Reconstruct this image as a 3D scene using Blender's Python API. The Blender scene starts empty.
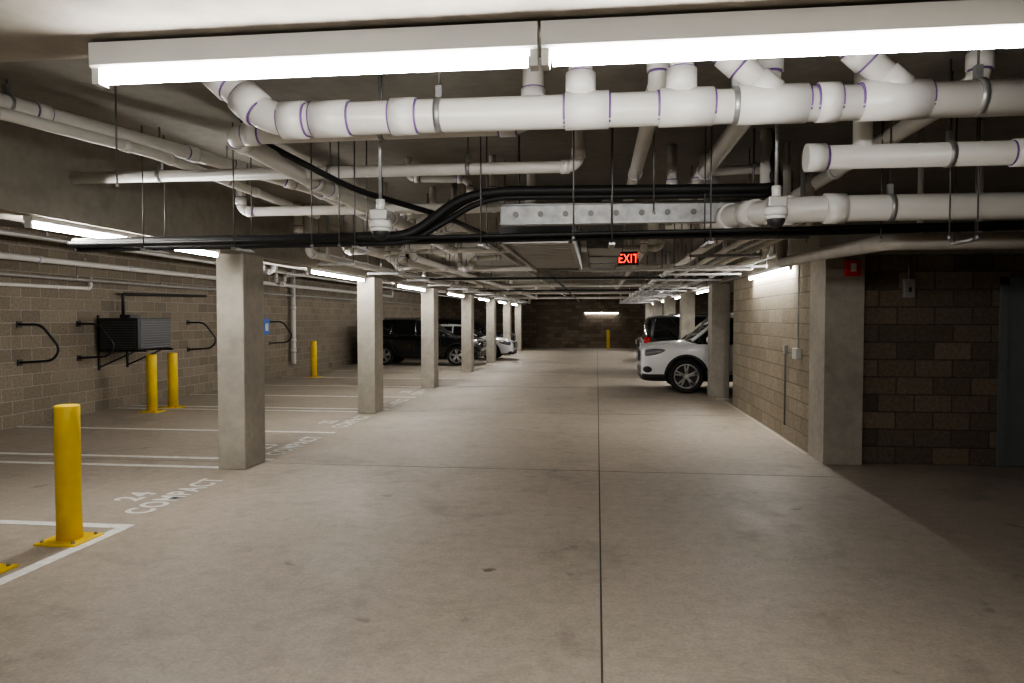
import bpy, bmesh, math, random
from mathutils import Vector, Matrix
from mathutils.bvhtree import BVHTree
random.seed(7)
scene = bpy.context.scene
COL = scene.collection
try:
    scene.view_settings.look = 'AgX - Medium High Contrast'
except Exception as e:
    print("look", e)

# ---------------------------------------------------------------- materials
def new_mat(name):
    m = bpy.data.materials.new(name); m.use_nodes = True
    nt = m.node_tree
    return m, nt, nt.nodes["Principled BSDF"]

def simple(name, col, rough=0.5, metal=0.0, noise=0.12, nscale=6.0, coat=0.0, bump=0.0):
    m, nt, b = new_mat(name)
    b.inputs["Roughness"].default_value = rough
    b.inputs["Metallic"].default_value = metal
    if coat: b.inputs["Coat Weight"].default_value = coat
    tc = nt.nodes.new("ShaderNodeTexCoord")
    n = nt.nodes.new("ShaderNodeTexNoise"); n.inputs["Scale"].default_value = nscale
    n.inputs["Detail"].default_value = 6
    nt.links.new(tc.outputs["Object"], n.inputs["Vector"])
    r = nt.nodes.new("ShaderNodeValToRGB")
    r.color_ramp.elements[0].position = 0.3; r.color_ramp.elements[1].position = 0.7
    r.color_ramp.elements[0].color = tuple(c*(1-noise) for c in col)+(1,)
    r.color_ramp.elements[1].color = tuple(min(1, c*(1+noise)) for c in col)+(1,)
    nt.links.new(n.outputs["Fac"], r.inputs["Fac"])
    nt.links.new(r.outputs["Color"], b.inputs["Base Color"])
    if bump:
        bp = nt.nodes.new("ShaderNodeBump"); bp.inputs["Strength"].default_value = bump
        bp.inputs["Distance"].default_value = 0.01
        nt.links.new(n.outputs["Fac"], bp.inputs["Height"])
        nt.links.new(bp.outputs["Normal"], b.inputs["Normal"])
    return m

def concrete(name, col, rough=0.8, big=0.35, stain=0.25, spec=0.3, floor=False):
    m, nt, b = new_mat(name)
    b.inputs["Roughness"].default_value = rough
    b.inputs["Specular IOR Level"].default_value = spec
    tc = nt.nodes.new("ShaderNodeTexCoord")
    def noise(s, d, rg=0.6, dist=0):
        n = nt.nodes.new("ShaderNodeTexNoise"); n.inputs["Scale"].default_value = s
        n.inputs["Detail"].default_value = d; n.inputs["Roughness"].default_value = rg
        n.inputs["Distortion"].default_value = dist
        nt.links.new(tc.outputs["Object"], n.inputs["Vector"]); return n
    n1 = noise(big, 8, 0.65); n2 = noise(9, 8, 0.7); n3 = noise(2.3, 5, 0.55)
    def ramp(src, p0, c0, p1, c1):
        r = nt.nodes.new("ShaderNodeValToRGB")
        r.color_ramp.elements[0].position = p0; r.color_ramp.elements[1].position = p1
        r.color_ramp.elements[0].color = (c0, c0, c0, 1); r.color_ramp.elements[1].color = (c1, c1, c1, 1)
        nt.links.new(src.outputs["Fac"], r.inputs["Fac"]); return r
    rs = [ramp(n1, .35, 1-stain, .65, 1.0), ramp(n2, .3, .84, .7, 1.08), ramp(n3, .27, 1-stain*1.1, .42, 1.0)]
    if floor:
        n4 = noise(1.1, 6, .6, .8); rs.append(ramp(n4, .34, .86, .44, 1.0))     # damp / dirty patches
        n5 = noise(45, 4, .6); rs.append(ramp(n5, .35, .88, .6, 1.05))           # aggregate speckle
        n6 = noise(3.7, 3, .5, .3); rs.append(ramp(n6, .25, .66, .31, 1.0))      # small spots
        n7 = noise(.8, 7, .7, 1.2)
        rr = ramp(n7, .35, .46, .65, .66); nt.links.new(rr.outputs["Color"], b.inputs["Roughness"])
    base = nt.nodes.new("ShaderNodeRGB"); base.outputs[0].default_value = col+(1,)
    last = base.outputs[0]
    for r in rs:
        mx = nt.nodes.new("ShaderNodeMixRGB"); mx.blend_type = 'MULTIPLY'; mx.inputs[0].default_value = 1
        nt.links.new(last, mx.inputs[1]); nt.links.new(r.outputs["Color"], mx.inputs[2])
        last = mx.outputs[0]
    nt.links.new(last, b.inputs["Base Color"])
    bp = nt.nodes.new("ShaderNodeBump"); bp.inputs["Strength"].default_value = .25; bp.inputs["Distance"].default_value = .004
    nt.links.new(n2.outputs["Fac"], bp.inputs["Height"]); nt.links.new(bp.outputs["Normal"], b.inputs["Normal"])
    return m

def block(name, c1, c2, mortar, axis):
    m, nt, b = new_mat(name)
    b.inputs["Roughness"].default_value = .88
    b.inputs["Specular IOR Level"].default_value = .2
    tc = nt.nodes.new("ShaderNodeTexCoord")
    sp = nt.nodes.new("ShaderNodeSeparateXYZ"); cb = nt.nodes.new("ShaderNodeCombineXYZ")
    nt.links.new(tc.outputs["Object"], sp.inputs[0])
    nt.links.new(sp.outputs[axis], cb.inputs[0]); nt.links.new(sp.outputs["Z"], cb.inputs[1])
    br = nt.nodes.new("ShaderNodeTexBrick")
    br.inputs["Scale"].default_value = 1; br.inputs["Brick Width"].default_value = .406
    br.inputs["Row Height"].default_value = .203; br.inputs["Mortar Size"].default_value = .009
    br.inputs["Mortar Smooth"].default_value = .3
    br.inputs["Color1"].default_value = c1+(1,); br.inputs["Color2"].default_value = c2+(1,)
    br.inputs["Mortar"].default_value = mortar+(1,)
    nt.links.new(cb.outputs[0], br.inputs["Vector"])
    n = nt.nodes.new("ShaderNodeTexNoise"); n.inputs["Scale"].default_value = 25; n.inputs["Detail"].default_value = 6
    nt.links.new(tc.outputs["Object"], n.inputs["Vector"])
    r = nt.nodes.new("ShaderNodeValToRGB")
    r.color_ramp.elements[0].position = .3; r.color_ramp.elements[0].color = (.75, .75, .75, 1)
    r.color_ramp.elements[1].position = .7; r.color_ramp.elements[1].color = (1.1, 1.1, 1.1, 1)
    nt.links.new(n.outputs["Fac"], r.inputs["Fac"])
    mx = nt.nodes.new("ShaderNodeMixRGB"); mx.blend_type = 'MULTIPLY'; mx.inputs[0].default_value = 1
    nt.links.new(br.outputs["Color"], mx.inputs[1]); nt.links.new(r.outputs["Color"], mx.inputs[2])
    nt.links.new(mx.outputs[0], b.inputs["Base Color"])
    bp = nt.nodes.new("ShaderNodeBump"); bp.invert = True
    bp.inputs["Strength"].default_value = .7; bp.inputs["Distance"].default_value = .008
    nt.links.new(br.outputs["Fac"], bp.inputs["Height"]); nt.links.new(bp.outputs["Normal"], b.inputs["Normal"])
    return m

def emis(name, col, s):
    m, nt, b = new_mat(name)
    b.inputs["Base Color"].default_value = col+(1,)
    b.inputs["Emission Color"].default_value = col+(1,)
    b.inputs["Emission Strength"].default_value = s
    return m

M = {}
M['floor'] = concrete("floor_concrete", (.465, .405, .335), .58, .28, .14, .4, True)
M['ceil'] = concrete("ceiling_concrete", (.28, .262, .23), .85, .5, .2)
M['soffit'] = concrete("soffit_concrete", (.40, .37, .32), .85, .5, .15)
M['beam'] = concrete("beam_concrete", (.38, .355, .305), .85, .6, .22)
M['col'] = concrete("column_concrete", (.45, .42, .36), .85, 1.2, .2)
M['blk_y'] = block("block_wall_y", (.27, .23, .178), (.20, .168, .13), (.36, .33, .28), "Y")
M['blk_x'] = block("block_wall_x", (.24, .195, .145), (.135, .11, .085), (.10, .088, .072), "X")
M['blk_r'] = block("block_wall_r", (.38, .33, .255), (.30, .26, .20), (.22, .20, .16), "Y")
M['pvc'] = simple("white_pvc", (.70, .68, .635), .35, 0, .06, 4)
M['pvc2'] = simple("pvc_fitting", (.77, .75, .715), .3, 0, .04, 4)
M['purple'] = simple("purple_primer", (.20, .11, .32), .5)
M['galv'] = simple("galvanised_steel", (.36, .36, .355), .45, .7, .25, 14)
M['steel'] = simple("rod_steel", (.16, .155, .15), .45, .8)
M['black'] = simple("black_jacket", (.012, .012, .013), .55)
M['blkmet'] = simple("black_metal", (.02, .02, .022), .45)
M['unit'] = simple("dark_grey_casing", (.035, .035, .038), .45)
M['louver'] = simple("louver_grey", (.11, .11, .115), .45)
M['grey'] = simple("grey_conduit", (.38, .37, .35), .45, .4)
M['copper'] = simple("insulated_line", (.44, .41, .36), .6)
M['yellow'] = simple("yellow_bollard_paint", (.86, .60, .010), .45, 0, .06, 8, .1)
M['white'] = simple("white_enamel", (.62, .61, .58), .4, 0, .03)
M['tube'] = emis("fluorescent_tube", (1.0, .98, .945), 135)
M['tubefar'] = emis("fluorescent_tube_b", (1.0, .97, .925), 170)
M['tubedim'] = emis("fluorescent_tube_c", (1.0, .97, .92), 60)
M['red'] = simple("red_plastic", (.6, .02, .015), .4)
M['exit'] = emis("exit_letters", (1.0, .04, .015), 3.5)
M['paintline'] = simple("white_line_paint", (.80, .79, .75), .7, 0, .15, 14)
M['curbline'] = simple("worn_line_paint", (.55, .5, .42), .7, 0, .2, 14)
M['door'] = simple("grey_door_paint", (.16, .18, .18), .5, 0, .05)
M['blue'] = simple("blue_sign", (.03, .12, .45), .5)
M['carwhite'] = simple("car_paint_white", (.82, .83, .84), .3, 0, .01, 3, 1)
M['carblack'] = simple("car_paint_black", (.008, .009, .011), .22, 0, .05, 3, 1)
M['cardark'] = simple("car_paint_dark", (.010, .012, .018), .28, 0, .05, 3, .6)
M['glass'] = simple("car_glass", (.012, .014, .016), .06, 0, .02, 3, 1)
M['rubber'] = simple("tyre_rubber", (.018, .018, .018), .8)
M['alloy'] = simple("alloy_wheel", (.55, .55, .56), .28, .85, .05)
M['plast'] = simple("dark_trim", (.03, .03, .032), .55)
M['lens'] = simple("headlamp_lens", (.20, .21, .23), .1, .5, .3, 30, 1)
M['taill'] = simple("tail_lamp", (.45, .01, .01), .2, 0, .1, 30, 1)
M['joint'] = simple("joint_dark", (.07, .058, .046), .9)
M['stain'] = simple("oil_stain", (.22, .18, .14), .7, 0, .4, 12)
M['stain2'] = simple("dark_oil_stain", (.08, .065, .05), .7, 0, .4, 12)

# ---------------------------------------------------------------- mesh builder
class MB:
    def __init__(s): s.bm = bmesh.new(); s.mats = []
    def mi(s, k):
        m = M[k]
        if m not in s.mats: s.mats.append(m)
        return s.mats.index(m)
    def _set(s, faces, k, smooth=False):
        i = s.mi(k)
        for f in faces: f.material_index = i; f.smooth = smooth
    def box(s, a, b, k, bev=0.0, mat=None):
        r = bmesh.ops.create_cube(s.bm, size=1)
        vs = r['verts']
        a = Vector(a); b = Vector(b); c = (a+b)/2; d = b-a
        for v in vs:
            v.co = Vector((v.co.x*d.x, v.co.y*d.y, v.co.z*d.z))+c
            if mat: v.co = mat @ v.co
        fs = set(f for v in vs for f in v.link_faces)
        if bev > 0:
            es = set(e for v in vs for e in v.link_edges)
            rr = bmesh.ops.bevel(s.bm, geom=list(es), offset=bev, segments=2, affect='EDGES', profile=.5)
            fs = set(rr['faces']) | set(f for f in fs if f.is_valid)
            allf = set()
            for f in fs:
                for v in f.verts:
                    allf |= set(v.link_faces)
            fs = allf
        s._set(fs, k)
    def sweep(s, pts, r, k, seg=14, cap=True):
        pts = [Vector(p) for p in pts]
        n = len(pts)
        tang = []
        for i in range(n):
            if i == 0: t = pts[1]-pts[0]
            elif i == n-1: t = pts[-1]-pts[-2]
            else: t = (pts[i]-pts[i-1]).normalized()+(pts[i+1]-pts[i]).normalized()
            tang.append(t.normalized())
        up = Vector((0, 0, 1)) if abs(tang[0].z) < .9 else Vector((1, 0, 0))
        nrm = (up-tang[0]*up.dot(tang[0])).normalized()
        rings = []
        for i in range(n):
            if i: nrm = (nrm-tang[i]*nrm.dot(tang[i])).normalized()
            bi = tang[i].cross(nrm)
            rr = r[i] if isinstance(r, (list, tuple)) else r
            rings.append([s.bm.verts.new(pts[i]+(nrm*math.cos(2*math.pi*j/seg)+bi*math.sin(2*math.pi*j/seg))*rr) for j in range(seg)])
        fs = []
        for i in range(n-1):
            for j in range(seg):
                j2 = (j+1) % seg
                fs.append(s.bm.faces.new((rings[i][j], rings[i][j2], rings[i+1][j2], rings[i+1][j])))
        s._set(fs, k, True)
        if cap:
            c = [s.bm.faces.new(list(reversed(rings[0]))), s.bm.faces.new(rings[-1])]
            s._set(c, k)
    def cyl(s, a, b, r, k, seg=16, r2=None):
        s.sweep([a, b], [r, r if r2 is None else r2], k, seg)
    def ball(s, c, r, k, scale=(1, 1, 1), u=16, v=10):
        res = bmesh.ops.create_uvsphere(s.bm, u_segments=u, v_segments=v, radius=r)
        for vv in res['verts']:
            vv.co = Vector((vv.co.x*scale[0], vv.co.y*scale[1], vv.co.z*scale[2]))+Vector(c)
        s._set(set(f for vv in res['verts'] for f in vv.link_faces), k, True)
    def prism(s, poly, axis_from, axis_to, k, plane='YZ'):
        def P(a, b, t):
            return {'YZ': (t, a, b), 'XZ': (a, t, b), 'XY': (a, b, t)}[plane]
        v0 = [s.bm.verts.new(P(a, b, axis_from)) for a, b in poly]
        v1 = [s.bm.verts.new(P(a, b, axis_to)) for a, b in poly]
        n = len(poly); fs = []
        for i in range(n):
            j = (i+1) % n
            fs.append(s.bm.faces.new((v0[i], v0[j], v1[j], v1[i])))
        fs.append(s.bm.faces.new(v0)); fs.append(s.bm.faces.new(v1))
        s._set(fs, k)
    def done(s, name, parent=None, loc=None, rot=None):
        bmesh.ops.recalc_face_normals(s.bm, faces=s.bm.faces)
        me = bpy.data.meshes.new(name)
        s.bm.to_mesh(me); s.bm.free()
        for m in s.mats: me.materials.append(m)
        o = bpy.data.objects.new(name, me); COL.objects.link(o)
        if parent: o.parent = parent
        if loc: o.location = loc
        if rot: o.rotation_euler = rot
        return o

def fillet(pts, rad, n=6):
    pts = [Vector(p) for p in pts]
    out = [pts[0]]
    for i in range(1, len(pts)-1):
        a, p, b = pts[i-1], pts[i], pts[i+1]
        d1 = (a-p); d2 = (b-p)
        rr = min(rad, d1.length*.48, d2.length*.48)
        s0 = p+d1.normalized()*rr; s1 = p+d2.normalized()*rr
        for j in range(n+1):
            t = j/n
            out.append(s0*(1-t)**2+p*2*t*(1-t)+s1*t*t)
    out.append(pts[-1])
    return out

def pipe(mb, pts, r, k='pvc', bend=None, fit=True, ring=True, every=1.5, seg=16):
    bend = bend or r*2.2
    mb.sweep(fillet(pts, bend), r, k, seg)
    if not fit: return
    P = [Vector(p) for p in pts]
    fk = 'pvc2' if k == 'pvc' else k
    for i in range(len(P)-1):
        a, b = P[i], P[i+1]; d = (b-a); L = d.length; d.normalize()
        spots = []
        if i > 0: spots.append(min(bend, L*.48))
        if i < len(P)-2: spots.append(L-min(bend, L*.48))
        t = every
        while L-t > every*.5:
            spots.append(t); t += every
        for t in spots:
            c = a+d*t
            mb.cyl(c-d*r*.75, c+d*r*.75, r*1.16, fk, seg)
            if ring:
                mb.cyl(c-d*(r*.75+.010), c-d*r*.75, r*1.03, 'purple', seg)
                mb.cyl(c+d*r*.75, c+d*(r*.75+.010), r*1.03, 'purple', seg)

CEIL = 3.1
def clevis(mb, p, r, axis='x'):
    x, y, z = p
    d = Vector((1, 0, 0)) if axis == 'x' else Vector((0, 1, 0))
    c = Vector(p)
    mb.cyl(c-d*.015, c+d*.015, r+.006, 'galv', 16)
    mb.box((x-.015, y-.015, z+r), (x+.015, y+.015, z+r+.06), 'galv')
    mb.cyl((x, y, z+r+.05), (x, y, CEIL), .006, 'steel', 6)

# ---------------------------------------------------------------- room shell
def shell(name, a, b, k):
    m = MB(); m.box(a, b, k); return m.done(name)
YB, YE = -4.0, 41.0
XL, XR = -9.0, 7.6
shell("floor", (XL-.2, YB-.2, -.2), (XR+.2, YE+.2, 0), 'floor')
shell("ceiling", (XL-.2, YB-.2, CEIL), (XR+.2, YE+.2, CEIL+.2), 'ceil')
shell("wall_left", (XL-.2, YB-.2, 0), (XL, YE+.2, CEIL), 'blk_y')
shell("wall_right", (XR, YB-.2, 0), (XR+.2, YE+.2, CEIL), 'blk_y')
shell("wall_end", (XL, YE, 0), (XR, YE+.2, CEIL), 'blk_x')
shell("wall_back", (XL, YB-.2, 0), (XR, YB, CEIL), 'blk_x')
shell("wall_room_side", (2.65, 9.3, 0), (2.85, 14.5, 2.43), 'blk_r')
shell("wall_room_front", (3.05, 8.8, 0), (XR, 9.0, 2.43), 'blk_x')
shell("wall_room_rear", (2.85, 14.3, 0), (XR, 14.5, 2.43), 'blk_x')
shell("wall_pilaster", (2.62, 8.7, 0), (3.05, 9.3, 2.43), 'col')
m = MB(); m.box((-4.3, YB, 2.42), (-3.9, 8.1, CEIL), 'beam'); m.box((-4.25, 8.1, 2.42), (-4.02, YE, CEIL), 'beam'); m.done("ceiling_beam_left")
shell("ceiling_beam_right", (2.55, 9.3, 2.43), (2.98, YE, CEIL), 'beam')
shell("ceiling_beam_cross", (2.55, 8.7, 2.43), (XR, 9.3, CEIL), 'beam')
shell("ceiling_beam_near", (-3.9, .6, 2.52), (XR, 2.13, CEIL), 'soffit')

def column(x0, x1, y0, y1, z1=2.42):
    m = MB(); m.box((x0, y0, 0), (x1, y1, z1), 'col', .012); m.done("concrete_column")
for y in (7.6, 12.35, 17.0, 22.2, 27.3, 32.3, 37.0):
    column(-4.22, -3.9, y, y+.5)
for y in (15.7, 21.2, 26.4, 31.6, 36.6):
    column(2.42, 2.8, y, y+.5, 2.43)

# floor joints and markings
def strip(name, rects, k, z=.003):
    m = MB()
    for (x0, y0, x1, y1) in rects: m.box((x0, y0, .0), (x1, y1, z), k)
    return m.done(name)
strip("floor_control_joint", [(.025, YB, .036, YE)]+[(-9, y, 2.6, y+.005) for y in (8.0, 12.8, 17.6, 22.4, 27.2)], 'joint', .0015)
rects = [(-3.86, 2.0, -3.76, 5.46), (-9, 5.36, -3.861, 5.46)]
for y in (7.65, 8.15, 10.2, 12.55, 12.95, 15.0, 17.3, 19.7, 22.4, 24.8, 27.4, 30, 32.5, 35):
    rects.append((-9, y, -3.85 if y not in (7.65, 12.55, 17.3, 22.4, 27.4, 32.5) else -4.24, y+.09))
strip("parking_line", rects, 'paintline')
strip("wall_edge_line", [(2.575, 9.3, 2.61, 15.4)], 'curbline')
strip("parking_line", [(2.5, 15.45, 7.5, 15.55), (2.9, 20.9, 7.5, 21.0), (2.9, 26.1, 7.5, 26.2)], 'paintline')

def text_mesh(txt, size, offset=0, extrude=0, space=1.0):
    cu = bpy.data.curves.new("text", 'FONT'); cu.body = txt; cu.size = size; cu.align_x = 'CENTER'
    cu.offset = offset; cu.extrude = extrude; cu.space_character = space
    o = bpy.data.objects.new("tmp", cu); COL.objects.link(o)
    bpy.context.view_layer.update()
    me = bpy.data.meshes.new_from_object(o.evaluated_get(bpy.context.evaluated_depsgraph_get()))
    bpy.data.objects.remove(o); me.materials.clear()
    return me
def floor_text(txt, x, y, size, sx=1.0):
    me = text_mesh(txt, size, .009, 0, 1.12)
    me.materials.append(M['paintline'])
    me.transform(Matrix.Diagonal((sx, 1, 1, 1)))
    ob = bpy.data.objects.new("stall_marking", me); COL.objects.link(ob)
    ob.rotation_euler = (0, 0, math.radians(90)); ob.location = (x, y, .004)
for num, y in (("24", 6.45), ("23", 9.15), ("22", 11.4), ("21", 14.0), ("20", 16.2)):
    floor_text("COMPACT", -3.88, y, .34, .78)
    floor_text(num, -4.24, y-.12, .34, .95)

m = MB()
for (x, y, r, k) in ((3.42, 5.0, .10, 'stain2'), (-.72, 4.75, .035, 'stain')):
    pts = [(x+r*1.3*(1+.25*math.sin(3*a)+.15*math.sin(5*a+1))*math.cos(a), y+r*(1+.25*math.sin(2*a))*math.sin(a), .002) for a in [2*math.pi*i/24 for i in range(24)]]
    f = m.bm.faces.new([m.bm.verts.new(p) for p in pts]); m._set([f], k)
m.done("oil_stain")

m = MB()
m.box((4.55, 8.76, 0), (4.63, 8.80, 2.16), 'door'); m.box((5.52, 8.76, 0), (5.6, 8.80, 2.16), 'door')
m.box((4.55, 8.76, 2.08), (5.6, 8.80, 2.16), 'door')
m.box((4.63, 8.775, .01), (5.52, 8.80, 2.08), 'door', .004)
m.cyl((5.42, 8.77, 1.0), (5.42, 8.71, 1.0), .012, 'galv'); m.box((5.30, 8.70, .985), (5.44, 8.715, 1.015), 'galv', .003)
m.box((5.36, 8.77, .92), (5.48, 8.776, 1.1), 'galv')
m.done("door_1")

# ---------------------------------------------------------------- lights
def striplight(c0, axis, length, z, key='tubefar', name="fluorescent_strip_light", r=.019, top=None, hh=.06, hb=.022):
    m = MB()
    x, y = c0
    prof = [(-.034, hb+.006), (-.034, hh), (.034, hh), (.034, hb+.006), (.026, hb), (-.026, hb)]
    if axis == 'x':
        m.prism([(y+a, z+b) for a, b in prof], x, x+length, 'white', 'YZ')
        a, b = (x+.03, y, z), (x+length-.03, y, z)
        for xx in (x, x+length-.022): m.box((xx, y-.022, z-.024), (xx+.022, y+.022, z+.03), 'white')
    else:
        m.prism([(x+a, z+b) for a, b in prof], y, y+length, 'white', 'XZ')
        a, b = (x, y+.03, z), (x, y+length-.03, z)
        for yy in (y, y+length-.022): m.box((x-.022, yy, z-.024), (x+.022, yy+.022, z+.03), 'white')
    m.cyl(a, b, r, key, 16)
    if top:
        for t in (.15, .85):
            px, py = (x+length*t, y) if axis == 'x' else (x, y+length*t)
            m.cyl((px, py, z+hh), (px, py, top), .005, 'steel', 6)
    m.done(name)
striplight((-1.49, 2.02), 'x', 1.325, 2.418, 'tube', r=.020, hh=.092, hb=.021)
striplight((-.155, 2.02), 'x', 1.325, 2.418, 'tube', r=.020, hh=.092, hb=.021)
for y, L in ((4.65, 1.45), (6.3, .9), (9.9, 2.4), (14.4, 2.4), (19.4, 2.4), (24.6, 2.4), (29.6, 2.4), (34.3, 2.4)):
    striplight((-3.98 if y < 8 else -4.08, y), 'y', L, 2.36)
for y, L in ((10.1, 2.6), (17.6, 2.4), (23.0, 2.4), (28.2, 2.4), (33.4, 2.4)):
    striplight((2.59 if y < 14 else 2.70, y), 'y', L, 2.37)
striplight((-.7, 40.95), 'x', 1.9, 1.98, 'tubedim', r=.014)
striplight((-2.4, -1.2), 'x', 2.4, 2.5, 'tube', top=CEIL)  # unseen fixture behind the camera, added to brighten the near floor

# ---------------------------------------------------------------- overhead piping
m = MB()
R0 = .078; Y0 = 3.4; Z0 = 2.665
pipe(m, [(-1.93, Y0, CEIL), (-1.93, Y0, 2.97), (-1.6, Y0, Z0), (3.8, Y0, Z0-.01)], R0, bend=.13, every=9)
def coupling(x, y, z, r, L=.09, ax='x'):
    d = Vector((1, 0, 0)) if ax == 'x' else Vector((0, 1, 0)) if ax == 'y' else Vector((0, 0, 1))
    c = Vector((x, y, z))
    m.cyl(c-d*L, c+d*L, r*1.12, 'pvc2', 18)
    m.cyl(c-d*(L+.010), c-d*L, r*1.03, 'purple', 18); m.cyl(c+d*L, c+d*(L+.010), r*1.03, 'purple', 18)
for x, L in ((-1.28, .09), (-.92, .06), (-.05, .10), (.40, .12), (.78, .15), (1.30, .14), (1.02, .045)): coupling(x, Y0, Z0, R0, L)
for x in (-.08, .38):
    m.cyl((x, Y0, Z0), (x, Y0, CEIL), .055, 'pvc'); m.cyl((x, Y0, Z0+.06), (x, Y0, Z0+.17), .07, 'pvc2')
    m.cyl((x, Y0, Z0+.17), (x, Y0, Z0+.18), .058, 'purple')
for x in (.83, 1.38):
    pipe(m, [(x, Y0, Z0), (x-.3, Y0-.02, Z0+.27), (x-.55, Y0-.02, CEIL)], .060, bend=.1)
    d = Vector((-.3, 0, .27)).normalized(); c = Vector((x, Y0, Z0))
    m.cyl(c+d*.06, c+d*.16, .072, 'pvc2'); m.cyl(c+d*.16, c+d*.172, .063, 'purple')
for x in (-.75, .62, 1.65): clevis(m, (x, Y0, Z0), R0)
m.done("main_drain_pipe")

m = MB()
pipe(m, [(-.35, 3.95, CEIL), (-.35, 3.95, 2.76), (-2.1, 3.95, 2.75), (-2.12, 5.4, 2.72), (-1.9, 6.4, 2.62), (-1.9, 9.5, 2.6)], .058, bend=.14, every=1.2)
for p in ((-1.2, 3.95, 2.755),): clevis(m, p, .058)
clevis(m, (-1.9, 8.0, 2.6), .058, 'y')
m.done("branch_drain_pipe")
m = MB()
pipe(m, [(-3.9, 5.0, 2.745), (-.13, 5.0, 2.74), (-.13, 5.0, CEIL)], .042, bend=.09, every=1.9, ring=False)
for x in (-3.2, -1.9, -.9): clevis(m, (x, 5.0, 2.745), .042)
m.done("vent_pipe")
m = MB()
pipe(m, [(-3.87, 2.6, 2.98), (-3.45, 3.9, 2.96), (-2.95, 5.3, 2.92), (-2.4, 5.9, 2.8), (-2.4, 9, 2.75)], .05, bend=.2, every=1.4)
clevis(m, (-3.45, 3.9, 2.96), .05, 'y')
m.done("drain_pipe")
m = MB()
pipe(m, [(-3.75, 2.2, 2.86), (-3.0, 4.6, 2.82), (-3.0, 7.5, 2.8)], .035, bend=.2, ring=False)
clevis(m, (-3.0, 5.6, 2.82), .035, 'y')
m.done("drain_pipe")
m = MB()
pipe(m, [(1.17, 4.2, 2.59), (4.2, 4.2, 2.59)], .066, every=1.1)
m.cyl((1.15, 4.2, 2.59), (1.25, 4.2, 2.59), .078, 'pvc2'); m.cyl((1.25, 4.2, 2.59), (1.265, 4.2, 2.59), .07, 'purple')
clevis(m, (1.9, 4.2, 2.59), .066); clevis(m, (3.4, 4.2, 2.59), .066)
m.cyl((1.45, 4.2, 2.59), (1.45, 4.2, CEIL), .05, 'pvc')
m.done("drain_pipe")
m = MB()
pipe(m, [(4.2, 4.6, 2.365), (1.25, 4.6, 2.365), (.95, 5.2, 2.42), (.95, 6.4, 2.5), (.95, 6.4, CEIL)], .08, bend=.18, every=1.6, ring=False)
clevis(m, (1.75, 4.6, 2.365), .08); clevis(m, (3.2, 4.6, 2.365), .08)
m.done("drain_pipe")
m = MB()
pipe(m, [(4.3, 5.5, 2.25), (2.1, 5.5, 2.25), (2.1, 7.5, 2.32), (2.1, 8.6, 2.33), (2.1, 8.6, CEIL)], .06, 'copper', bend=.12, fit=False)
for x in (2.3, 2.7, 3.2): m.cyl((x, 5.5, 2.25), (x, 5.5, CEIL), .02, 'pvc', 10)
m.done("drain_pipe")
def ypipe(name, x, z, y0, y1, r, k='pvc', ring=True, fit=True, up=True, every=2.2):
    m = MB()
    pts = [(x, y0, CEIL), (x, y0, z), (x, y1, z), (x, y1, CEIL)] if up else [(x, y0, z), (x, y1, z)]
    pipe(m, pts, r, k, fit=fit, ring=ring, every=every, seg=12)
    y = y0+.6
    while y < min(y1, 26):
        m.box((x-.012, y-.012, z+r*.9), (x+.012, y+.012, z+r+.05), 'galv'); m.cyl((x, y, z+r), (x, y, CEIL), .005, 'steel', 6)
        y += 2.4
    m.done(name)
ypipe("drain_pipe", .30, 2.86, 3.7, 9.4, .05)
ypipe("drain_pipe", .86, 2.88, 3.8, 9.0, .06)
ypipe("drain_pipe", 1.9, 2.88, 3.9, 8.2, .055)
ypipe("water_pipe", 1.25, 2.52, 5.6, 39, .045, ring=False)
ypipe("water_pipe", 1.50, 2.50, 6.0, 34, .03, ring=False)
ypipe("water_pipe", 1.68, 2.50, 6.2, 37, .022, 'grey', fit=False)
ypipe("water_pipe", 1.85, 2.52, 6.6, 30, .035, 'copper', fit=False)
ypipe("water_pipe", 2.15, 2.50, 9.6, 38, .04, ring=False)
ypipe("water_pipe", 2.35, 2.54, 9.4, 39, .025, 'grey', fit=False)
ypipe("drain_pipe", .62, 2.62, 9.8, 24, .05)
ypipe("sprinkler_pipe", -.9, 2.55, 10.3, 39, .035, 'black', fit=False)
ypipe("drain_pipe", -3.55, 2.50, 8.6, 38, .05)
ypipe("drain_pipe", -3.1, 2.62, 9.2, 26, .06)
ypipe("water_pipe", -3.35, 2.46, 8.7, 36, .022, 'grey', fit=False)
ypipe("drain_pipe", -2.6, 2.56, 10, 31, .05)
ypipe("sprinkler_pipe", -1.4, 2.66, 7, 33, .028, 'grey', fit=False)
ypipe("drain_pipe", -8.7, 2.62, 6, 30, .05)
ypipe("drain_pipe", -5.2, 2.6, 6, 30, .05)
ypipe("water_pipe", -8.85, 2.36, 6, 38, .03, 'grey', fit=False)
ypipe("sprinkler_pipe", -6.6, 2.66, 5, 38, .03, 'grey', fit=False)
m = MB()
y = 7.0
while y < 38:
    m.box((1.1, y-.02, 2.435), (2.45 if y > 9.4 else 1.95, y+.02, 2.465), 'galv')
    for x in (1.12, 2.43 if y > 9.4 else 1.93): m.cyl((x, y, 2.4), (x, y, CEIL), .006, 'steel', 6)
    y += 1.9
m.done("pipe_trapeze_hanger")
m = MB()
y = 9.3
while y < 36:
    m.box((-3.72, y-.02, 2.405), (-3.2, y+.02, 2.435), 'galv')
    for x in (-3.7, -3.22): m.cyl((x, y, 2.38), (x, y, CEIL), .006, 'steel', 6)
    y += 2.1
m.done("pipe_trapeze_hanger")
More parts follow.
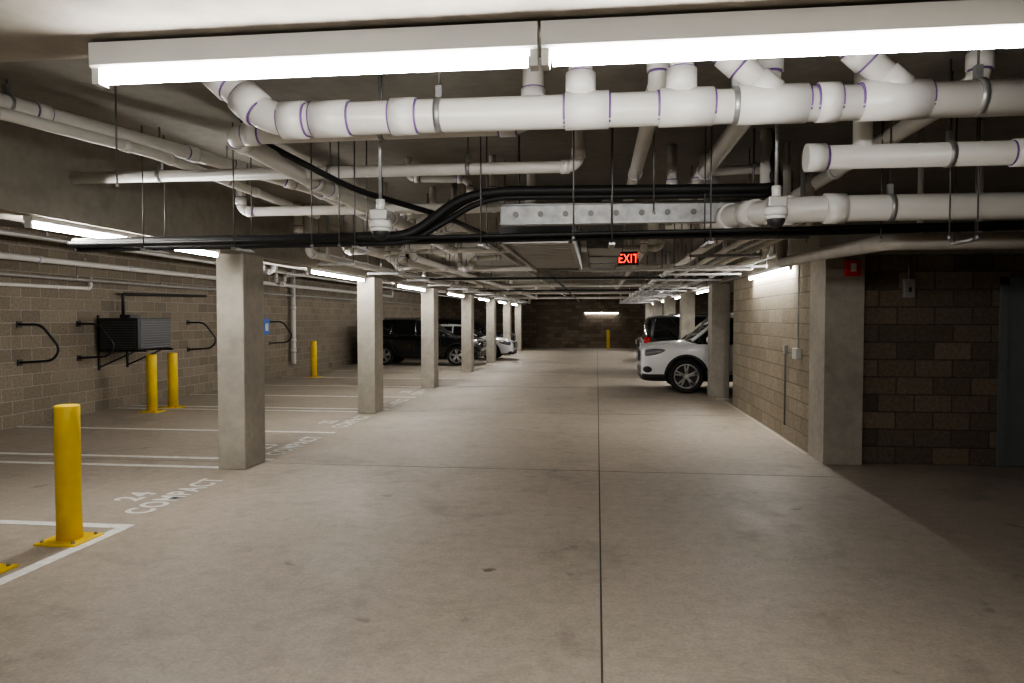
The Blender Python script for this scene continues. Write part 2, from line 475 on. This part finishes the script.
def xpipe(name, y, z, x0, x1, r, k='pvc', ring=False, fit=True):
    m = MB()
    pipe(m, [(x0, y, CEIL), (x0, y, z), (x1, y, z), (x1, y, CEIL)], r, k, fit=fit, ring=ring, every=1.3, seg=12)
    m.cyl(((x0+x1)/2, y, z), ((x0+x1)/2, y, CEIL), .006, 'steel', 6)
    m.done(name)
xpipe("drain_pipe", 6.6, 2.72, -3.4, -.6, .045, ring=True)
xpipe("drain_pipe", 8.4, 2.66, -3.6, 0.1, .05, ring=True)
xpipe("drain_pipe", 10.3, 2.68, -3.7, .9, .045)
xpipe("drain_pipe", 13.0, 2.6, -3.7, 2.2, .05)
xpipe("water_pipe", 11.6, 2.46, -.4, 2.4, .022, 'grey', fit=False)
xpipe("drain_pipe", 15.6, 2.56, -3.8, 1.5, .04)
xpipe("sprinkler_pipe", 14.2, 2.48, -3.8, 2.4, .025, 'black', fit=False)
xpipe("drain_pipe", 19.4, 2.58, -3.8, 2.2, .05)
xpipe("sprinkler_pipe", 21.0, 2.5, -3.8, 2.4, .025, 'black', fit=False)
xpipe("drain_pipe", 24.6, 2.56, -3.8, 2.2, .05)
xpipe("drain_pipe", 30.0, 2.54, -3.8, 2.2, .05)
def ptrap(x, y, z, r=.035, s=1):
    m = MB()
    pipe(m, [(x, y, CEIL), (x, y, z), (x+.2*s, y, z), (x+.2*s, y, z+.18), (x+.75*s, y, z+.2), (x+.75*s, y, CEIL)], r, bend=.085, every=9)
    m.done("drain_trap")
ptrap(-2.2, 7.3, 2.62); ptrap(-1.75, 7.6, 2.66, .035, 1); ptrap(-2.9, 9.8, 2.5, .04); ptrap(-.9, 6.2, 2.72, .03, -1)
ptrap(1.9, 7.9, 2.62, .03, -1); ptrap(-2.3, 12, 2.52, .04); ptrap(.6, 6.0, 2.7, .04)
ptrap(-7.4, 16, 2.5, .04); ptrap(-5.8, 12, 2.5, .04)

m = MB()
for i, (dy, dz, r) in enumerate(((0, 0, .034), (.08, .016, .03), (.03, -.042, .022))):
    m.sweep(fillet([(-3.9, 5.0+dy, 2.26+dz), (-1.32, 5.0+dy, 2.28+dz), (-.98+.05*i, 5.15+dy, 2.57+dz), (-.7, 5.2+dy, 2.62+dz), (1.25, 5.2+dy, 2.60+dz), (1.3, 5.5+dy, 2.75), (1.3, 5.7+dy, CEIL)], .14), r, 'black', 10)
for i, (dy, dz, r) in enumerate(((.1, -.01, .022), (.16, .0, .02), (-.05, .0, .014))):
    m.sweep([(-3.9, 5.0+dy, 2.25+dz), (-1.2, 5.05+dy, 2.27+dz), (1.0, 5.05+dy, 2.29+dz), (4.5, 5.0+dy, 2.33+dz)], r, 'black', 10)
for x in (-3.3, -2.6, -1.7, -.8, .1, .75, 2.4, 3.4):
    m.box((x-.02, 4.93, 2.195), (x+.02, 5.22, 2.21), 'galv')
    for y in (4.94, 5.21): m.cyl((x, y, 2.2), (x, y, CEIL), .005, 'steel', 6)
m.done("black_insulated_line")
m = MB()
m.sweep(fillet([(-2.3, 4.3, CEIL), (-2.2, 4.4, 2.86), (-1.7, 4.9, 2.6), (-1.2, 5.6, 2.5), (-.95, 8, 2.5)], .2), .022, 'black', 10)
m.done("black_insulated_line")

m = MB()
m.box((-.74, 5.5, 2.42), (1.26, 5.53, 2.56), 'galv', .004)
m.box((-.74, 5.46, 2.555), (1.26, 5.57, 2.57), 'galv'); m.box((-.74, 5.46, 2.41), (1.26, 5.57, 2.425), 'galv')
for i in range(10):
    x = -.62+i*.19
    m.cyl((x, 5.5, 2.49), (x, 5.485, 2.49), .022, 'steel', 12)
for x in (-.6, .3, 1.15): m.cyl((x, 5.55, 2.56), (x, 5.55, CEIL), .007, 'steel', 6)
m.done("galvanised_strut_header")
# louvred return grille hung under a dark plenum box
m = MB()
m.box((-.83, 6.1, 2.40), (-.21, 9.6, 2.60), 'louver')
for x in (-.83, -.23): m.box((x-.01, 6.08, 2.33), (x+.03, 9.62, 2.41), 'grey')
for y in (6.08, 9.58): m.box((-.83, y, 2.33), (-.21, y+.04, 2.41), 'grey')
y = 6.2
while y < 9.5: m.box((-.82, y, 2.355), (-.22, y+.09, 2.375), 'white'); y += .2
for y in (6.4, 8.0, 9.4):
    for x in (-.82, -.22): m.cyl((x, y, 2.6), (x, y, CEIL), .005, 'steel', 6)
m.done("ventilation_grille")
m = MB()
m.box((-.1, 8.2, 2.5), (.28, 12.8, 2.8), 'galv', .01)
for y in (8.2, 9.4, 10.6, 11.8): m.box((-.115, y, 2.485), (.295, y+.03, 2.815), 'galv')
for y in (8.8, 12.0): m.cyl((-.12, y, 2.5), (-.12, y, CEIL), .006, 'steel', 6); m.cyl((.3, y, 2.5), (.3, y, CEIL), .006, 'steel', 6)
m.done("sheet_metal_duct")

def domecam(x, y, z):
    m = MB()
    m.cyl((x, y, z+.1), (x, y, CEIL), .01, 'galv', 8)
    m.cyl((x, y, z+.085), (x, y, z+.15), .025, 'white', 16)
    m.box((x-.05, y-.05, z+.03), (x+.05, y+.05, z+.09), 'grey', .008)
    m.cyl((x, y, z-.01), (x, y, z+.03), .062, 'white', 20)
    m.ball((x, y, z-.03), .05, 'blkmet')
    m.cyl((x, y, z-.012), (x, y, z-.03), .060, 'white', 20, .053)
    m.done("dome_security_camera")
domecam(-1.21, 3.95, 2.215); domecam(.97, 4.1, 2.27)

m = MB()
for (x, y, z) in ((-3.1, 3.2, 2.45), (-2.55, 3.6, 2.4), (-2.0, 4.9, 2.2), (-1.8, 4.9, 2.2), (-.15, 4.6, 2.2), (.35, 4.6, 2.35), (2.0, 4.4, 2.15), (2.15, 4.4, 2.15), (1.85, 5.0, 2.2)):
    m.cyl((x, y, z), (x, y, CEIL), .005, 'steel', 6)
    m.cyl((x, y, z), (x, y, z+.02), .011, 'galv', 6)
m.done("threaded_hanger_rods")

m = MB()
ex, ey, ez = .46, 10.9, 2.6
m.box((ex-.155, ey, ez-.11), (ex+.155, ey+.05, ez+.09), 'blkmet', .006)
m.cyl((ex, ey+.025, ez+.08), (ex, ey+.025, CEIL), .012, 'white', 8)
o = m.done("exit_sign")
me = text_mesh("EXIT", .19, .001, .002, 1.08); me.materials.append(M['exit'])
me.transform(Matrix.Diagonal((.72, 1, 1, 1)))
t = bpy.data.objects.new("letters", me); COL.objects.link(t); t.parent = o
t.rotation_euler = (math.radians(90), 0, 0); t.location = (ex, ey-.004, ez-.077)

m = MB()
m.box((2.82, 8.62, 2.18), (2.98, 8.70, 2.36), 'red', .01); m.box((2.87, 8.605, 2.23), (2.93, 8.625, 2.32), 'white', .005)
m.done("fire_alarm_strobe")
m = MB()
m.box((3.50, 8.74, 1.93), (3.62, 8.80, 2.15), 'grey', .006); m.cyl((3.56, 8.78, 2.15), (3.56, 8.78, 2.43), .012, 'grey', 8)
m.box((3.545, 8.73, 2.0), (3.575, 8.745, 2.05), 'blkmet')
m.done("wall_switch_box")
m = MB()
m.box((2.58, 9.75, 1.16), (2.65, 9.95, 1.3), 'white', .006); m.cyl((2.63, 9.85, 1.3), (2.63, 9.85, 2.4), .011, 'grey', 8)
m.done("wall_outlet_box")
m = MB()
m.cyl((2.62, 10.45, .2), (2.62, 10.45, 1.25), .012, 'steel', 8); m.box((2.60, 10.42, 1.2), (2.65, 10.48, 1.32), 'grey', .004)
m.done("wall_conduit")

# ---------------------------------------------------------------- bollards
def bollard(x, y, h=1.04):
    m = MB()
    m.box((x-.165, y-.165, 0), (x+.165, y+.165, .018), 'yellow', .003)
    m.sweep([(x, y, .015), (x, y, h-.012), (x, y, h-.003), (x, y, h)], [.088, .088, .084, .076], 'yellow', 28)
    for a in (-.125, .125):
        for b in (-.125, .125):
            m.cyl((x+a, y+b, .018), (x+a, y+b, .034), .014, 'galv', 6)
    m.done("bollard")
for p in ((-4.0, 5.02), (-4.09, 4.28), (-8.0, 12.15), (-8.0, 12.8), (-8.1, 19.9), (.62, 40.2)): bollard(*p)

m = MB()
m.box((-8.9, 12.0, 1.13), (-8.15, 13.0, 1.70), 'unit', .015)
for i in range(11): m.box((-8.86, 11.98, 1.16+i*.046), (-8.19, 12.0, 1.172+i*.046), 'louver')
for i in range(11): m.box((-8.15, 12.05, 1.16+i*.046), (-8.13, 12.95, 1.175+i*.046), 'louver')
m.box((-8.5, 12.0, 1.70), (-8.3, 12.3, 1.76), 'unit', .01)
for y in (12.1, 12.9):
    m.box((-9, y-.02, 1.09), (-8.05, y+.02, 1.13), 'blkmet'); m.sweep([(-8.98, y, .8), (-8.3, y, 1.09)], .015, 'blkmet', 8); m.box((-9, y-.02, .75), (-8.97, y+.02, 1.75), 'blkmet')
m.done("wall_mounted_condenser")
m = MB()
pipe(m, [(-8.85, 12.6, 1.7), (-8.85, 12.6, 2.15), (-8.85, 15.5, 2.2)], .028, 'black', fit=False)
m.done("refrigerant_line")
def bikerack(y):
    m = MB()
    m.sweep(fillet([(-8.99, y, 1.6), (-8.62, y, 1.6), (-8.38, y+.1, 1.22), (-8.5, y+.1, 1.03), (-8.99, y, 1.0)], .12), .02, 'blkmet', 8)
    for z in (1.6, 1.0): m.box((-9, y-.05, z-.05), (-8.985, y+.05, z+.05), 'blkmet')
    m.done("wall_bike_rack")
for y in (10.3, 11.6, 15.0, 19.0): bikerack(y)
m = MB(); m.box((-8.99, 18.6, 1.25), (-8.97, 18.95, 1.68), 'blue'); m.box((-8.97, 18.69, 1.35), (-8.965, 18.86, 1.55), 'white'); m.done("parking_sign")
m = MB(); pipe(m, [(-8.88, 20.3, CEIL), (-8.88, 20.3, .9), (-8.88, 20.3, .35)], .07, every=1.1); m.done("wall_downpipe")
m = MB(); pipe(m, [(-8.9, 8.0, 2.2), (-8.9, 11.8, 2.22), (-8.9, 11.8, 2.42)], .03, 'pvc', ring=False); m.done("wall_pipe")

# ---------------------------------------------------------------- cars
def make_car(name, paint, loc, rot, P):
    L, hw, H = P['L'], P['hw'], P['H']
    root = bpy.data.objects.new(name, None); COL.objects.link(root)
    root.location = loc; root.rotation_euler = (0, 0, rot)
    belt = P['belt']; st = P['st']
    mb = MB(); rings = []
    for (xf, z0, zt, wf) in st:
        x = xf*L; w = hw*wf
        mid = z0+(zt-z0)*.5
        half = [(0, z0), (.82*w, z0), (.97*w, z0+.08), (w, mid), (.985*w, zt-.14), (.93*w, zt-.03), (.6*w, zt+.0), (0, zt+.03)]
        full = half+[(-a, b) for a, b in reversed(half[1:-1])]
        rings.append([mb.bm.verts.new((x, a, b)) for a, b in full])
    n = len(rings[0]); fs = []
    for i in range(len(rings)-1):
        for j in range(n):
            fs.append(mb.bm.faces.new((rings[i][j], rings[i][(j+1) % n], rings[i+1][(j+1) % n], rings[i+1][j])))
    fs.append(mb.bm.faces.new(rings[0])); fs.append(mb.bm.faces.new(list(reversed(rings[-1]))))
    mb._set(fs, paint, True); mb.mi('plast')
    body = mb.done("body", root)
    sub = body.modifiers.new("s", 'SUBSURF'); sub.levels = 2; sub.render_levels = 2
    WR = P['wr']; wx = (P['fx'], P['rx'])
    cut = []
    for x in wx:
        for s in (-1, 1):
            c = MB(); c.cyl((x, s*(hw-.28), WR), (x, s*(hw+.3), WR), WR+.065, 'plast', 32)
            co = c.done("cut"); cut.append(co); co.location = loc; co.rotation_euler = (0, 0, rot)
            b = body.modifiers.new("b", 'BOOLEAN'); b.operation = 'DIFFERENCE'; b.object = co; b.solver = 'EXACT'
    bpy.context.view_layer.update()
    me = bpy.data.meshes.new_from_object(body.evaluated_get(bpy.context.evaluated_depsgraph_get()))
    body.modifiers.clear(); body.data = me
    for c in cut: bpy.data.objects.remove(c)
    pi = [i for i, mm in enumerate(me.materials) if mm == M['plast']]
    pi = pi[0] if pi else 0
    for p in me.polygons:
        c = p.center
        for x in wx:
            if math.hypot(c.x-x, c.z-WR) < WR+.068: p.material_index = pi; p.use_smooth = False
        if c.z < P['clad']: p.material_index = pi
    g = P['gh']
    mb = MB(); rings = []
    for (z, x0, x1, w) in g:
        cx = [(x0, 0), (x0+.02, .55*w), (x0+.12, .86*w), (x0+.30, .99*w), ((x0+x1)/2, w), (x1-.25, .97*w), (x1-.06, .82*w), (x1, .5*w), (x1+.01, 0)]
        full = cx+[(a, -b) for a, b in reversed(cx[1:-1])]
        rings.append([mb.bm.verts.new((a, b, z)) for a, b in full])
    n = len(rings[0])
    for i in range(len(rings)-1):
        f2 = [mb.bm.faces.new((rings[i][j], rings[i][(j+1) % n], rings[i+1][(j+1) % n], rings[i+1][j])) for j in range(n)]
        mb._set(f2, 'glass' if i < P['ng'] else paint, True)
    mb._set([mb.bm.faces.new(rings[-1])], paint, True)
    gh = mb.done("greenhouse", root)
    bvb = BVHTree.FromPolygons([v.co.copy() for v in me.vertices], [tuple(p.vertices) for p in me.polygons])
    gm = gh.data
    bvg = BVHTree.FromPolygons([v.co.copy() for v in gm.vertices], [tuple(p.vertices) for p in gm.polygons])
    def side(bv, x, z, s):
        return bv.ray_cast(Vector((x, s*3, z)), Vector((0, -s, 0)))[0]
    tr = MB()
    for s in (-1, 1):
        for (xa, za, xb, zb2, r) in P['pil']:
            pts = []
            for i in range(7):
                t = i/6; q = side(bvg, xa+(xb-xa)*t, za+(zb2-za)*t, s)
                if q: pts.append(q)
            if len(pts) > 1: tr.sweep(pts, r, paint, 8)
        pts = [side(bvg, g[0][1]+.35+(g[0][2]-g[0][1]-.6)*i/10, P['gz'], s) for i in range(11)]
        pts = [q for q in pts if q]
        if len(pts) > 1: tr.sweep(pts, .014, 'plast', 6)
        for xs in P['seams']:
            pts = [side(bvb, xs, P['clad']+.08+(belt-.14-P['clad'])*i/8, s) for i in range(9)]
            pts = [q for q in pts if q]
            if len(pts) > 1: tr.sweep(pts, .006, 'plast', 6)
        q0 = P['seams'][0]; q1 = P['seams'][-1]
        pts = [side(bvb, q0+(q1-q0)*i/8, P['clad']+.06, s) for i in range(9)]
        pts = [q for q in pts if q]
        if len(pts) > 1: tr.sweep(pts, .012, 'plast', 6)
        for xs in P['seams'][1:]:
            q = side(bvb, xs-.16, belt-.16, s)
            if q: tr.box((q.x-.08, q.y-.02, q.z-.015), (q.x+.08, q.y+.02, q.z+.015), paint, .006)
        mx = P['mx']
        tr.ball((mx, s*(hw+.09), belt+.10), .1, paint, (.55, 1.0, .75)); tr.box((mx-.02, s*(hw-.12), belt-.0), (mx+.04, s*(hw+.03), belt+.06), 'plast')
        hx, hz = P['hl']
        pts = []; rad = []
        for i in range(9):
            t = i/8
            q = side(bvb, hx+.46*t, hz+.07*t, s)
            if q: pts.append(Vector((q.x, q.y-s*.035, q.z))); rad.append(.03+.055*math.sin(math.pi*min(1, .35+.65*t)))
        if len(pts) > 1: tr.sweep(pts, rad, 'lens', 10)
        q = side(bvb, .14, hz-.36, s)
        if q: tr.ball((q.x, q.y-s*.03, q.z), .07, 'lens', (1, 1, .7)); tr.ball((q.x+.02, q.y-s*.06, q.z), .11, 'plast', (1.1, 1, .8))
        tx, ty, tz = P['tl']
        tr.ball((tx, s*ty, tz), .17, 'taill', (.8, .6, .9))
        for x in wx:
            pts = []
            for i in range(17):
                a = math.pi*i/16
                q = side(bvb, x+math.cos(a)*(WR+.085), WR+math.sin(a)*(WR+.085), s)
                if q: pts.append(q)
            if len(pts) > 1: tr.sweep(pts, .02, 'plast' if P['arch'] else paint, 6)
    fz = P['gr']
    tr.box((-.03+P['gx'], -.42, fz-.12), (P['gx']+.12, .42, fz+.12), 'plast', .02)
    for dz in (-.06, .0, .06): tr.box((P['gx']-.045, -.40, fz+dz-.012), (P['gx'], .40, fz+dz+.012), 'alloy', .004)
    tr.box((P['gx']-.05, -.06, fz-.035), (P['gx']-.03, .06, fz+.035), 'alloy', .004)
    tr.box((P['gx']-.0, -.55, fz-.38), (P['gx']+.15, .55, fz-.22), 'plast', .02)
    tr.box((L-.10, -.26, .75), (L+.02, .26, .9), 'white', .005)
    tr.box((L-.15, -.65, .38), (L+.02, .65, .5), 'plast', .02)
    if P['rails']:
        for s in (-1, 1):
            tr.sweep(fillet([(P['rails'][0], s*.62, H-.04), (P['rails'][0]+.1, s*.62, H+.03), (P['rails'][1]-.1, s*.62, H+.03), (P['rails'][1], s*.62, H-.05)], .06), .016, 'plast', 8)
    tr.done("trim", root)
    for wi, x in enumerate(wx):
        for s in (-1, 1):
            w = MB()
            yo = s*(hw-.015); yi = s*(hw-.25); d = s
            seg = 36
            def lathe(prof, k):
                rr = [[w.bm.verts.new((x+rad*math.cos(2*math.pi*j/seg), yy, WR+rad*math.sin(2*math.pi*j/seg))) for j in range(seg)] for (yy, rad) in prof]
                f2 = []
                for i in range(len(rr)-1):
                    for j in range(seg): f2.append(w.bm.faces.new((rr[i][j], rr[i][(j+1) % seg], rr[i+1][(j+1) % seg], rr[i+1][j])))
                w._set(f2, k, True)
            lathe([(yi, WR*.66), (yi, WR*.93), (yi+d*.03, WR*.99), (yi+d*.06, WR), (yo-d*.05, WR), (yo-d*.02, WR*.985), (yo, WR*.92), (yo, WR*.74), (yo-d*.015, WR*.70)], 'rubber')
            lathe([(yo-d*.012, WR*.72), (yo+d*.002, WR*.70), (yo-d*.01, WR*.655), (yo-d*.10, WR*.63)], 'alloy')
            w.cyl((x, yo-d*.12, WR), (x, yo-d*.10, WR), WR*.66, 'plast', 24)
            w.cyl((x, yo-d*.10, WR), (x, yo-d*.01, WR), WR*.17, 'alloy', 16)
            for kk in range(5):
                for off in (-.13, .13):
                    a = 2*math.pi*kk/5+math.pi/2+off
                    w.sweep([(x+WR*.12*math.cos(a), yo-d*.025, WR+WR*.12*math.sin(a)), (x+WR*.67*math.cos(a+off*.25), yo-d*.02, WR+WR*.67*math.sin(a+off*.25))], [.026, .02], 'alloy', 8)
            w.done("wheel_%d" % (wi*2+(1 if s > 0 else 0)+1), root)
    return root

SUV = dict(L=5.05, hw=.99, H=1.82, belt=1.12, zb=.25, clad=.42, wr=.39, fx=1.0, rx=4.0, ng=2, gz=1.18, arch=True,
    st=[(0, .34, .92, .78), (.004, .28, 1.00, .86), (.018, .25, 1.06, .94), (.05, .24, 1.10, .98), (.12, .24, 1.14, .99), (.20, .24, 1.17, 1.0), (.30, .24, 1.18, 1.0), (.6, .24, 1.16, 1.0), (.85, .25, 1.16, .99), (.955, .28, 1.15, .95), (.985, .34, 1.10, .90), (1, .46, .95, .8)],
    gh=[(1.08, .92, 4.9, .93), (1.40, 1.26, 4.82, .88), (1.70, 1.60, 4.70, .80), (1.78, 1.78, 4.62, .74), (1.82, 2.2, 4.3, .56)],
    pil=[(1.14, 1.18, 1.76, 1.69, .042), (2.50, 1.16, 2.6, 1.69, .035), (3.62, 1.16, 3.62, 1.69, .04), (4.62, 1.16, 4.45, 1.69, .06)],
    seams=[1.52, 2.50, 3.52], mx=1.46, hl=(.10, .90), tl=(4.86, .80, 1.02), gr=.82, gx=-.01, rails=(2.2, 4.4))
SED = dict(L=4.6, hw=.90, H=1.46, belt=.95, zb=.2, clad=.27, wr=.33, fx=.92, rx=3.62, ng=2, gz=.96, arch=False,
    st=[(0, .34, .60, .70), (.015, .24, .70, .84), (.05, .2, .80, .94), (.14, .18, .89, .98), (.27, .18, .97, 1.0), (.6, .18, .98, 1.0), (.82, .19, 1.03, .98), (.95, .24, 1.02, .93), (.985, .32, .96, .86), (1, .42, .8, .78)],
    gh=[(.92, 1.15, 4.15, .82), (1.16, 1.6, 3.9, .74), (1.36, 2.02, 3.5, .64), (1.42, 2.2, 3.3, .58), (1.455, 2.5, 3.0, .42)],
    pil=[(1.5, .97, 2.1, 1.35, .028), (2.5, .97, 2.5, 1.36, .03), (3.75, .99, 3.2, 1.36, .045)],
    seams=[1.45, 2.48, 3.3], mx=1.65, hl=(.14, .66), tl=(4.44, .70, .85), gr=.60, gx=.0, rails=None)
CROSS = dict(SUV)
CROSS.update(L=4.45, hw=.92, H=1.66, belt=1.05, clad=.36, wr=.35, fx=.85, rx=3.5,
    st=[(0, .38, .80, .72), (.008, .30, .90, .84), (.035, .26, .97, .93), (.12, .24, 1.02, .98), (.25, .24, 1.05, .99), (.32, .24, 1.06, 1.0), (.6, .24, 1.07, 1.0), (.85, .25, 1.10, .99), (.96, .28, 1.08, .95), (.99, .34, 1.03, .90), (1, .46, .9, .8)],
    gh=[(.98, 1.0, 4.34, .86), (1.28, 1.45, 4.22, .80), (1.55, 1.88, 3.98, .71), (1.61, 2.05, 3.85, .65), (1.66, 2.4, 3.6, .48)],
    pil=[(1.3, 1.06, 1.98, 1.54, .03), (2.35, 1.05, 2.4, 1.54, .032), (3.3, 1.06, 3.25, 1.54, .045), (4.0, 1.08, 3.75, 1.54, .06)],
    seams=[1.42, 2.38, 3.2], mx=1.55, hl=(.10, .82), tl=(4.28, .76, .98), gr=.74, rails=(2.3, 3.6), gz=1.08, gx=.0)
VAN = dict(CROSS)
VAN.update(H=1.78, gh=[(.98, .8, 4.40, .88), (1.35, 1.2, 4.36, .84), (1.66, 1.6, 4.28, .78), (1.73, 1.8, 4.2, .72), (1.78, 2.1, 3.95, .54)],
    pil=[(1.12, 1.06, 1.76, 1.64, .03), (2.3, 1.05, 2.35, 1.65, .032), (3.25, 1.06, 3.25, 1.65, .045), (4.15, 1.08, 4.08, 1.65, .06)], mx=1.4)

make_car("suv_car", 'carwhite', (1.0, 17.45, 0), 0, SUV)
make_car("hatchback_suv_car", 'cardark', (5.85, 23.4, 0), math.pi, VAN)
make_car("crossover_car", 'carblack', (1.6, 29.2, 0), 0, CROSS)
make_car("crossover_car", 'carblack', (-4.1, 26.0, 0), math.pi, CROSS)
make_car("sedan_car", 'carwhite', (-3.35, 29.6, 0), math.pi, SED)
make_car("crossover_car", 'carblack', (-4.0, 34.8, 0), math.pi, CROSS)

# ---------------------------------------------------------------- world, camera
w = bpy.data.worlds.new("world"); scene.world = w; w.use_nodes = True
w.node_tree.nodes["Background"].inputs[0].default_value = (.5, .5, .5, 1)
w.node_tree.nodes["Background"].inputs[1].default_value = .02
cam = bpy.data.cameras.new("camera"); co = bpy.data.objects.new("camera", cam); COL.objects.link(co)
cam.sensor_width = 36; cam.lens = 25.31; cam.clip_start = .05; cam.clip_end = 200
co.location = (0, 0, 1.7); co.rotation_euler = (math.radians(90-1.87), 0, math.radians(6.73))
scene.camera = co
